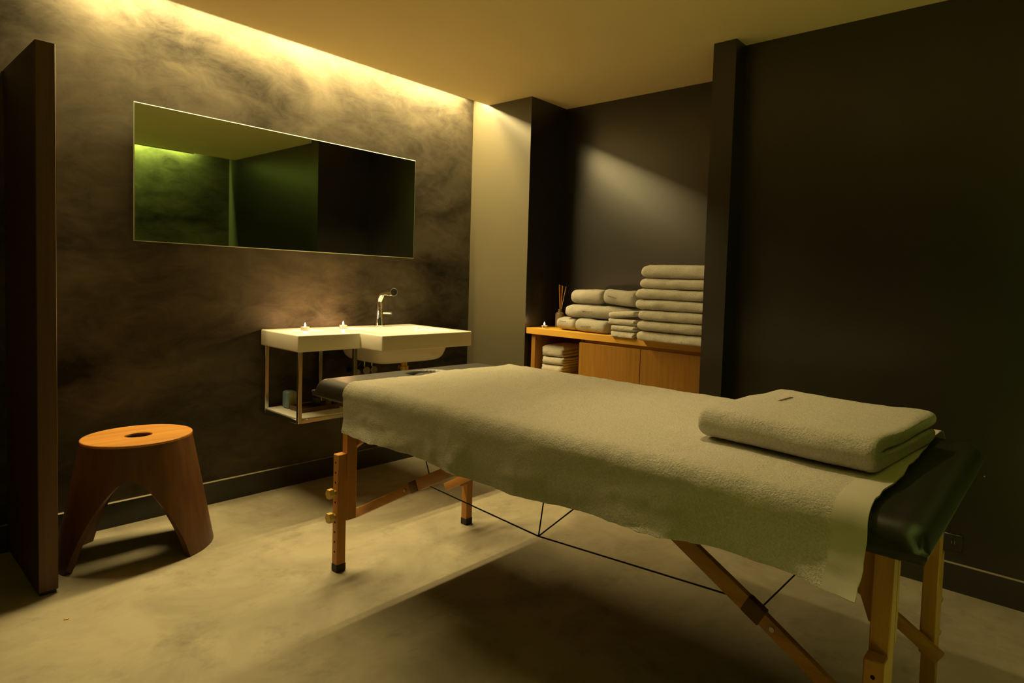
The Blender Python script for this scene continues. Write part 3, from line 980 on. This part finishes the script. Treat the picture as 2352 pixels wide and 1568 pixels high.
def leg(side, yc, sgn):
    """side: -1 near, +1 far; yc leg centre in y; sgn: +1 head, -1 foot"""
    X = lambda a: 1.4735 + side * (1.4735 - a)           # mirror about the centre line, near coords in
    def bx(nm, xa, xb, *r, **k):
        a, b = sorted((X(xa), X(xb)))
        return box(nm, a, b, *r, **k)
    if side < 0: X = lambda a: a
    else: X = lambda a: 2 * 1.4735 - a
    up_ = bx('upper_leg', 1.1905, 1.230, yc - 0.018, yc + 0.018, 0.185, TZ0 - 0.0006, BEECH, mt, bev=0.0025, seg=1)
    lo_ = bx('lower_leg', 1.156, 1.190, yc - 0.018, yc + 0.018, 0.026, 0.438, BEECH, mt, bev=0.0025, seg=1)
    bx('foot', 1.1545, 1.1915, yc - 0.0195, yc + 0.0195, 0.0, 0.030, RUBBER, mt, bev=0.003, seg=1)
    z = 0.075
    while z < 0.42:
        if abs(z - 0.207) > 0.02 and abs(z - 0.296) > 0.02:
            a = X(1.1558); b = X(1.1575)
            obj('adjust_hole', *tubeg([(a, yc, z), (b, yc, z)], 0.0042, 10), HOLE, lo_)
        z += 0.0445 * 0.83
    for z in (0.207, 0.296):
        V, F = join(tubeg([(X(1.156), yc, z), (X(1.145), yc, z)], 0.010, 10), tubeg([(X(1.146), yc, z), (X(1.128), yc, z)], 0.019, 6))
        obj('knob', V, F, KNOBW, mt)
    # angled gusset behind the upper leg
    y2 = yc - sgn * 0.10
    a, b = sorted((X(1.2310), X(1.2480)))
    prof = [(yc + sgn * 0.018, TZ0 - 0.001), (y2, TZ0 - 0.001), (yc - sgn * 0.03, 0.47), (yc + sgn * 0.018, 0.44)]
    V = [Vector((x, y, z)) for x in (a, b) for (y, z) in prof]
    obj('gusset', V, [[0, 1, 2, 3], [7, 6, 5, 4], [0, 4, 5, 1], [1, 5, 6, 2], [2, 6, 7, 3], [3, 7, 4, 0]], BEECH, mt)
    # folding brace in two pieces with hinge
    xb_ = X(1.2200) if side < 0 else X(1.2200)
    xb_ = X(1.262)
    hy, hz = (1.79, 0.367) if sgn > 0 else (0.515, 0.384)
    ly, lz = (2.150, 0.180) if sgn > 0 else (0.215, 0.205)
    ty_, tz_ = (1.24, 0.640) if sgn > 0 else (0.975, 0.640)
    dx = -0.028 * (-side) if False else 0
    obj('brace', *beamg((xb_, ly, lz), (xb_, hy + sgn * 0.005, hz - 0.003), 0.016, 0.032, (0, 0, 1), 0.002), BEECHY, mt, smooth=True, auto=40)
    obj('brace', *beamg((xb_, hy - sgn * 0.030, hz + 0.016), (xb_, ty_, tz_), 0.016, 0.040, (0, 0, 1), 0.002), BEECHY, mt, smooth=True, auto=40)
    dirv = (Vector((0, ty_ - hy, tz_ - hz))).normalized()
    c = Vector((xb_, hy, hz)) + dirv * 0.012
    hb = obj('hinge_block', *beamg(c - dirv * 0.024, c + dirv * 0.024, 0.020, 0.041, (0, 0, 1), 0.003), WALNUT, mt, smooth=True, auto=40)
    sx = X(1.2505)
    s0 = Vector((sx, hy + sgn * 0.035, hz - 0.018)); 
    obj('screw', *tubeg([s0, s0 + Vector((0.004 if side > 0 else 0.004, 0, 0))], 0.006, 12), STEEL, hb)


for side in (-1, 1):
    leg(side, 2.113, 1)
    leg(side, 0.252, -1)
# cross bars between the paired braces and tension cables
def cable(a, b):
    return obj('cable', *tubeg([a, b], 0.0022, 6), BLACKM, mt)
ring = (1.300, 1.222, 0.344)
cable((1.271, 1.775, 0.372), (1.676, 1.775, 0.372))
cable((1.271, 0.520, 0.386), (1.676, 0.520, 0.386))
cable((1.300, 1.775, 0.372), ring)
cable(ring, (1.300, 0.520, 0.386))
cable(ring, (1.560, 1.40, 0.640))
cable(ring, (1.640, 0.98, 0.640))
cable((1.32, 1.765, 0.375), (1.44, 2.07, 0.60))

# ------------------------------------------------------------------ big towel over the table
def sheet():
    V, F = [], []
    y_h, y_f = 1.925, 0.262
    NT = 170
    prof_n = 120
    zt0 = TZ1 + 0.011
    for j in range(NT + 1):
        t = j / NT
        y = y_h + (y_f - y_h) * t
        # hem height on the near side, measured along y
        hem = 0.566 + 0.008 * math.sin(t * 9.0) * (1 - t) - 0.010 * math.exp(-((y - 1.22) / 0.25) ** 2) + 0.030 * max(0, (1.1 - y) / 0.85)
        if t < 0.03: hem += 0.0
        drop = zt0 - hem
        r = 0.040
        xn, xf = TX0 - 0.010, TX1 + 0.010
        # arc-length profile: near hem -> up -> round -> top -> round -> far hem
        segs = []
        Ld = drop - r; La = r * math.pi / 2; Lt = (xf - xn) - 2 * r; Lf = 0.11
        tot = Ld + La + Lt + La + Lf
        for i in range(prof_n + 1):
            s = i / prof_n
            # uneven sampling: denser on near drop and rounding
            s = s * tot
            if s < Ld:
                q = 1 - s / Ld          # 1 at hem
                x = xn; z = hem + s
                nx, nz_ = -1.0, 0.0
            elif s < Ld + La:
                a = (s - Ld) / r
                x = xn + r - r * math.cos(a); z = zt0 - r + r * math.sin(a)
                q = 0.0; nx, nz_ = -math.cos(a), math.sin(a)
            elif s < Ld + La + Lt:
                x = xn + r + (s - Ld - La); z = zt0; q = 0; nx, nz_ = 0.0, 1.0
            elif s < Ld + 2 * La + Lt:
                a = (s - Ld - La - Lt) / r
                x = xf - r + r * math.sin(a); z = zt0 - r + r * math.cos(a); q = 0; nx, nz_ = math.sin(a), math.cos(a)
            else:
                q2 = s - Ld - 2 * La - Lt
                x = xf; z = zt0 - r - q2; q = 0; nx, nz_ = 1.0, 0.0
            yy = y
            # folds of the hanging side
            if q > 0:
                amp = q ** 1.2
                w = 0.013 * math.sin(y * 17 + 1.1 * math.sin(y * 5)) + 0.022 * fbm(y * 4.2, q * 1.3, 3.0) + 0.006 * fbm(y * 14, q * 2, 9)
                # slanting soft folds towards the foot corner
                w += 0.020 * math.sin((y * 1.0 - z * 1.6) * 13 + 0.6) * max(0, 1 - y / 0.9)
                x += -abs(w) * 0.35 * amp + w * amp * 0.8 - 0.004 * amp
                # hem swings out at the foot corner
                x -= 0.020 * amp * max(0, 1 - (y - y_f) / 0.25)
                z += 0.003 * fbm(y * 8, 5.0) * amp
                yy += 0.008 * fbm(q * 3, y * 0.5, 7) * amp * (1 if t > 0.9 else 0)
            else:
                top = nz_
                bump_ = 0.0035 * fbm(x * 6, y * 6, 1.0) + 0.0015 * fbm(x * 25, y * 25, 2.0)
                x += nx * bump_; z += nz_ * (bump_ + 0.004)
                if nz_ > 0.99:
                    z += 0.004 * math.exp(-((x - 1.5) / 0.3) ** 2)
                    # sinks a little where it meets the face hole
                    z -= 0.006 * math.exp(-(((x - 1.40) / 0.07) ** 2)) * math.exp(-((y - 1.93) / 0.05) ** 2)
            # wavy ends
            if t < 0.12:
                yy += (1 - t / 0.12) * 0.010 * fbm(x * 5, z * 5, 4.4)
            if t > 0.88:
                yy += (t - 0.88) / 0.12 * 0.010 * fbm(x * 4 + 7, z * 4, 4.4)
                if nz_ > 0.9: z += (t - 0.94) / 0.06 * 0.006 * max(0, fbm(x * 6, 2.2)) if t > 0.94 else 0
            V.append(Vector((x, yy, z)))
    n = prof_n + 1
    for j in range(NT):
        for i in range(prof_n):
            F.append([j * n + i, j * n + i + 1, (j + 1) * n + i + 1, (j + 1) * n + i])
    return V, F, n, NT


V, F, n_, NT_ = sheet()
thick = 0.006
# give the cloth thickness: offset layer below (toward the cushion)
def solid(V, F, th):
    me = bpy.data.meshes.new('tmp'); me.from_pydata(V, [], F)
    bm = bmesh.new(); bm.from_mesh(me); bmesh.ops.recalc_face_normals(bm, faces=bm.faces); bm.normal_update()
    up_ = sum(f.normal.z for f in bm.faces)
    if up_ < 0: bmesh.ops.reverse_faces(bm, faces=bm.faces)
    bm.normal_update()
    bmesh.ops.solidify(bm, geom=bm.faces[:], thickness=th)
    bm.verts.index_update()
    V2 = [v.co.copy() for v in bm.verts]; F2 = [[v.index for v in f.verts] for f in bm.faces]
    bm.free(); bpy.data.meshes.remove(me)
    return V2, F2


# split the cloth: terry field and the woven band along the foot end
jb = int(NT_ * 0.968)
def rows(a, b):
    VV = V[a * n_:(b + 1) * n_]
    FF = [[j * n_ + i, j * n_ + i + 1, (j + 1) * n_ + i + 1, (j + 1) * n_ + i] for j in range(b - a) for i in range(n_ - 1)]
    return VV, FF


bt_ = thing('table_towel', 'large white terry towel draped over the massage table', 'towel', (1.47, 1.09, 0.56))
obj('terry_field', *solid(*rows(0, jb), 0.006), TERRY, bt_, smooth=True, auto=70)
obj('woven_band', *solid(*rows(jb, NT_), 0.0035), TWILL, bt_, smooth=True, auto=70)

# ------------------------------------------------------------------ folded towel on the table
def folded_u(x0, x1, y0, y1, z0, h):
    """two thick layers joined by a soft fold on the near side (x0)"""
    t = h / 2 - 0.0012
    out = []
    # outline in (x, z): far bottom -> near fold -> far top, then back along the slot
    ax = x0 + h / 2
    out.append((x1, z0))
    for k in range(10): out.append((x1 + (ax - x1) * (k + 1) / 11, z0))
    for k in range(13):
        a = -math.pi / 2 - math.pi * k / 12
        out.append((ax + h / 2 * math.cos(a) * 1.0, z0 + h / 2 + h / 2 * math.sin(a)))
    for k in range(10): out.append((ax + (x1 - ax) * (k + 1) / 11, z0 + h))
    out.append((x1, z0 + h))
    zc = z0 + h / 2
    for k in range(4):
        a = math.pi / 2 - math.pi * (k + 1) / 5
        out.append((x1 + t / 2 * math.cos(a), zc + 0.0012 + t / 2 + t / 2 * math.sin(a)))
    out.append((x1 - 0.004, zc + 0.0012))
    for k in range(8): out.append((x1 - 0.004 + (ax + 0.012 - x1) * (k + 1) / 9, zc + 0.0014))
    out.append((ax + 0.006, zc))
    for k in range(8): out.append((ax + 0.012 + (x1 - 0.004 - ax - 0.012) * (k + 1) / 9, zc - 0.0014))
    for k in range(4):
        a = math.pi / 2 - math.pi * (k + 1) / 5
        out.append((x1 + t / 2 * math.cos(a), zc - 0.0012 - t / 2 + t / 2 * math.sin(a)))
    V, F = [], []
    n = len(out); m = 64
    xc = (x0 + x1) / 2
    for j in range(m + 1):
        q = j / m
        y = y0 + (y1 - y0) * (0.5 - 0.5 * math.cos(math.pi * q))
        de = min(y - y0, y1 - y)
        k = 1.0
        e = h * 0.24
        rnd = 1.0 if de > e else math.sqrt(max(0, 1 - ((e - de) / e) ** 2))
        for (x, z) in out:
            # pinch each layer at its ends
            zl = z0 + h * 0.25 if z < zc else z0 + h * 0.75
            zz_ = zl + (z - zl) * (0.62 + 0.38 * rnd)
            if z <= z0 + 1e-6: zz_ = z0 + (1 - rnd) * h * 0.06
            xx = x + (0.010 * (1 - rnd) if x < ax else 0)
            f = fbm(x * 9, y * 9, z * 12)
            g = fbm(x * 8 + 5, y * 8 + 2, z * 10)
            lift = 1.0 if z > zc else 0.25
            zz_ += lift * 0.006 * fbm(x * 5.5, y * 5.5, 3.3) + (0.012 * max(0, (y - y0) / (y1 - y0) - 0.75) * 0 )
            xx += 0.0045 * f; yy = y + 0.004 * g
            V.append(Vector((xx, yy, zz_)))
    for j in range(m):
        for i in range(n):
            a = j * n + i; b = j * n + (i + 1) % n
            F.append([a, b, b + n, a + n])
    F.append(list(range(n))[::-1]); F.append(list(range(m * n, m * n + n)))
    return V, F


zf = TZ1 + 0.0225
ft = thing('folded_towel', 'thick white folded towel resting on the foot end of the massage table', 'towel', (1.46, 0.48, zf))
V, F = folded_u(0, 0.415, -0.205, 0.205, 0.0, 0.072)
ca, sa = math.cos(math.radians(-4.5)), math.sin(math.radians(-4.5))
V = [Vector((1.262 + v.x * ca - v.y * sa, 0.495 + v.x * sa + v.y * ca, zf + v.z)) for v in V]
obj('terry_body', V, F, TERRY, ft, smooth=True, auto=65)
rnd = random.Random(3)
pts = [(1.500 + 0.075 * k / 30, 0.585 - 0.004 * k / 30 + (0.004 if k % 2 else -0.004) * (0.4 + rnd.random()), zf + 0.0745) for k in range(31)]
obj('embroidery', *tubeg(pts, 0.0009, 5), THREAD, ft)

# ------------------------------------------------------------------ wall outlet
wo = thing('wall_socket', 'black wall socket with bright contacts low on the dark right wall', 'socket', (XR, 0.313, 0.179))
box('plate', XR - 0.006, XR, 0.282, 0.344, 0.148, 0.210, CHARCOAL, wo, bev=0.002, seg=1)
for y in (0.308, 0.318):
    obj('contact', *tubeg([(XR - 0.0062, y, 0.1745), (XR - 0.0062, y, 0.1855)], 0.0014, 6), CHROME, wo)

wh = thing('wall_stud', 'tiny bright metal stud on the dark right wall above the socket', 'stud', (XR, 0.228, 0.449))
obj('head', *tubeg([(XR - 0.006, 0.228, 0.449), (XR, 0.228, 0.449)], [0.003, 0.0035], 10), CHROME, wh, smooth=True, auto=40)

# crumbs on the floor
def crumb(x, y, label):
    V, F = boxg(x - 0.006, x + 0.006, y - 0.003, y + 0.003, 0.0002, 0.0032, 0.0012, 1)
    V = [Vector((v.x + 0.002 * fbm(v.x * 300, v.y * 300, v.z * 300), v.y, v.z)) for v in V]
    o = obj('wood_chip', V, F, KNOBW, None, smooth=True)
    tag(o, label, 'wood chip', 'wood chips on the floor')


crumb(1.145, 3.110, 'tiny pale wood chip on the floor by the baseboard right of the stool')
crumb(0.460, 2.418, 'tiny wood chip on the bare floor in front of the partition')
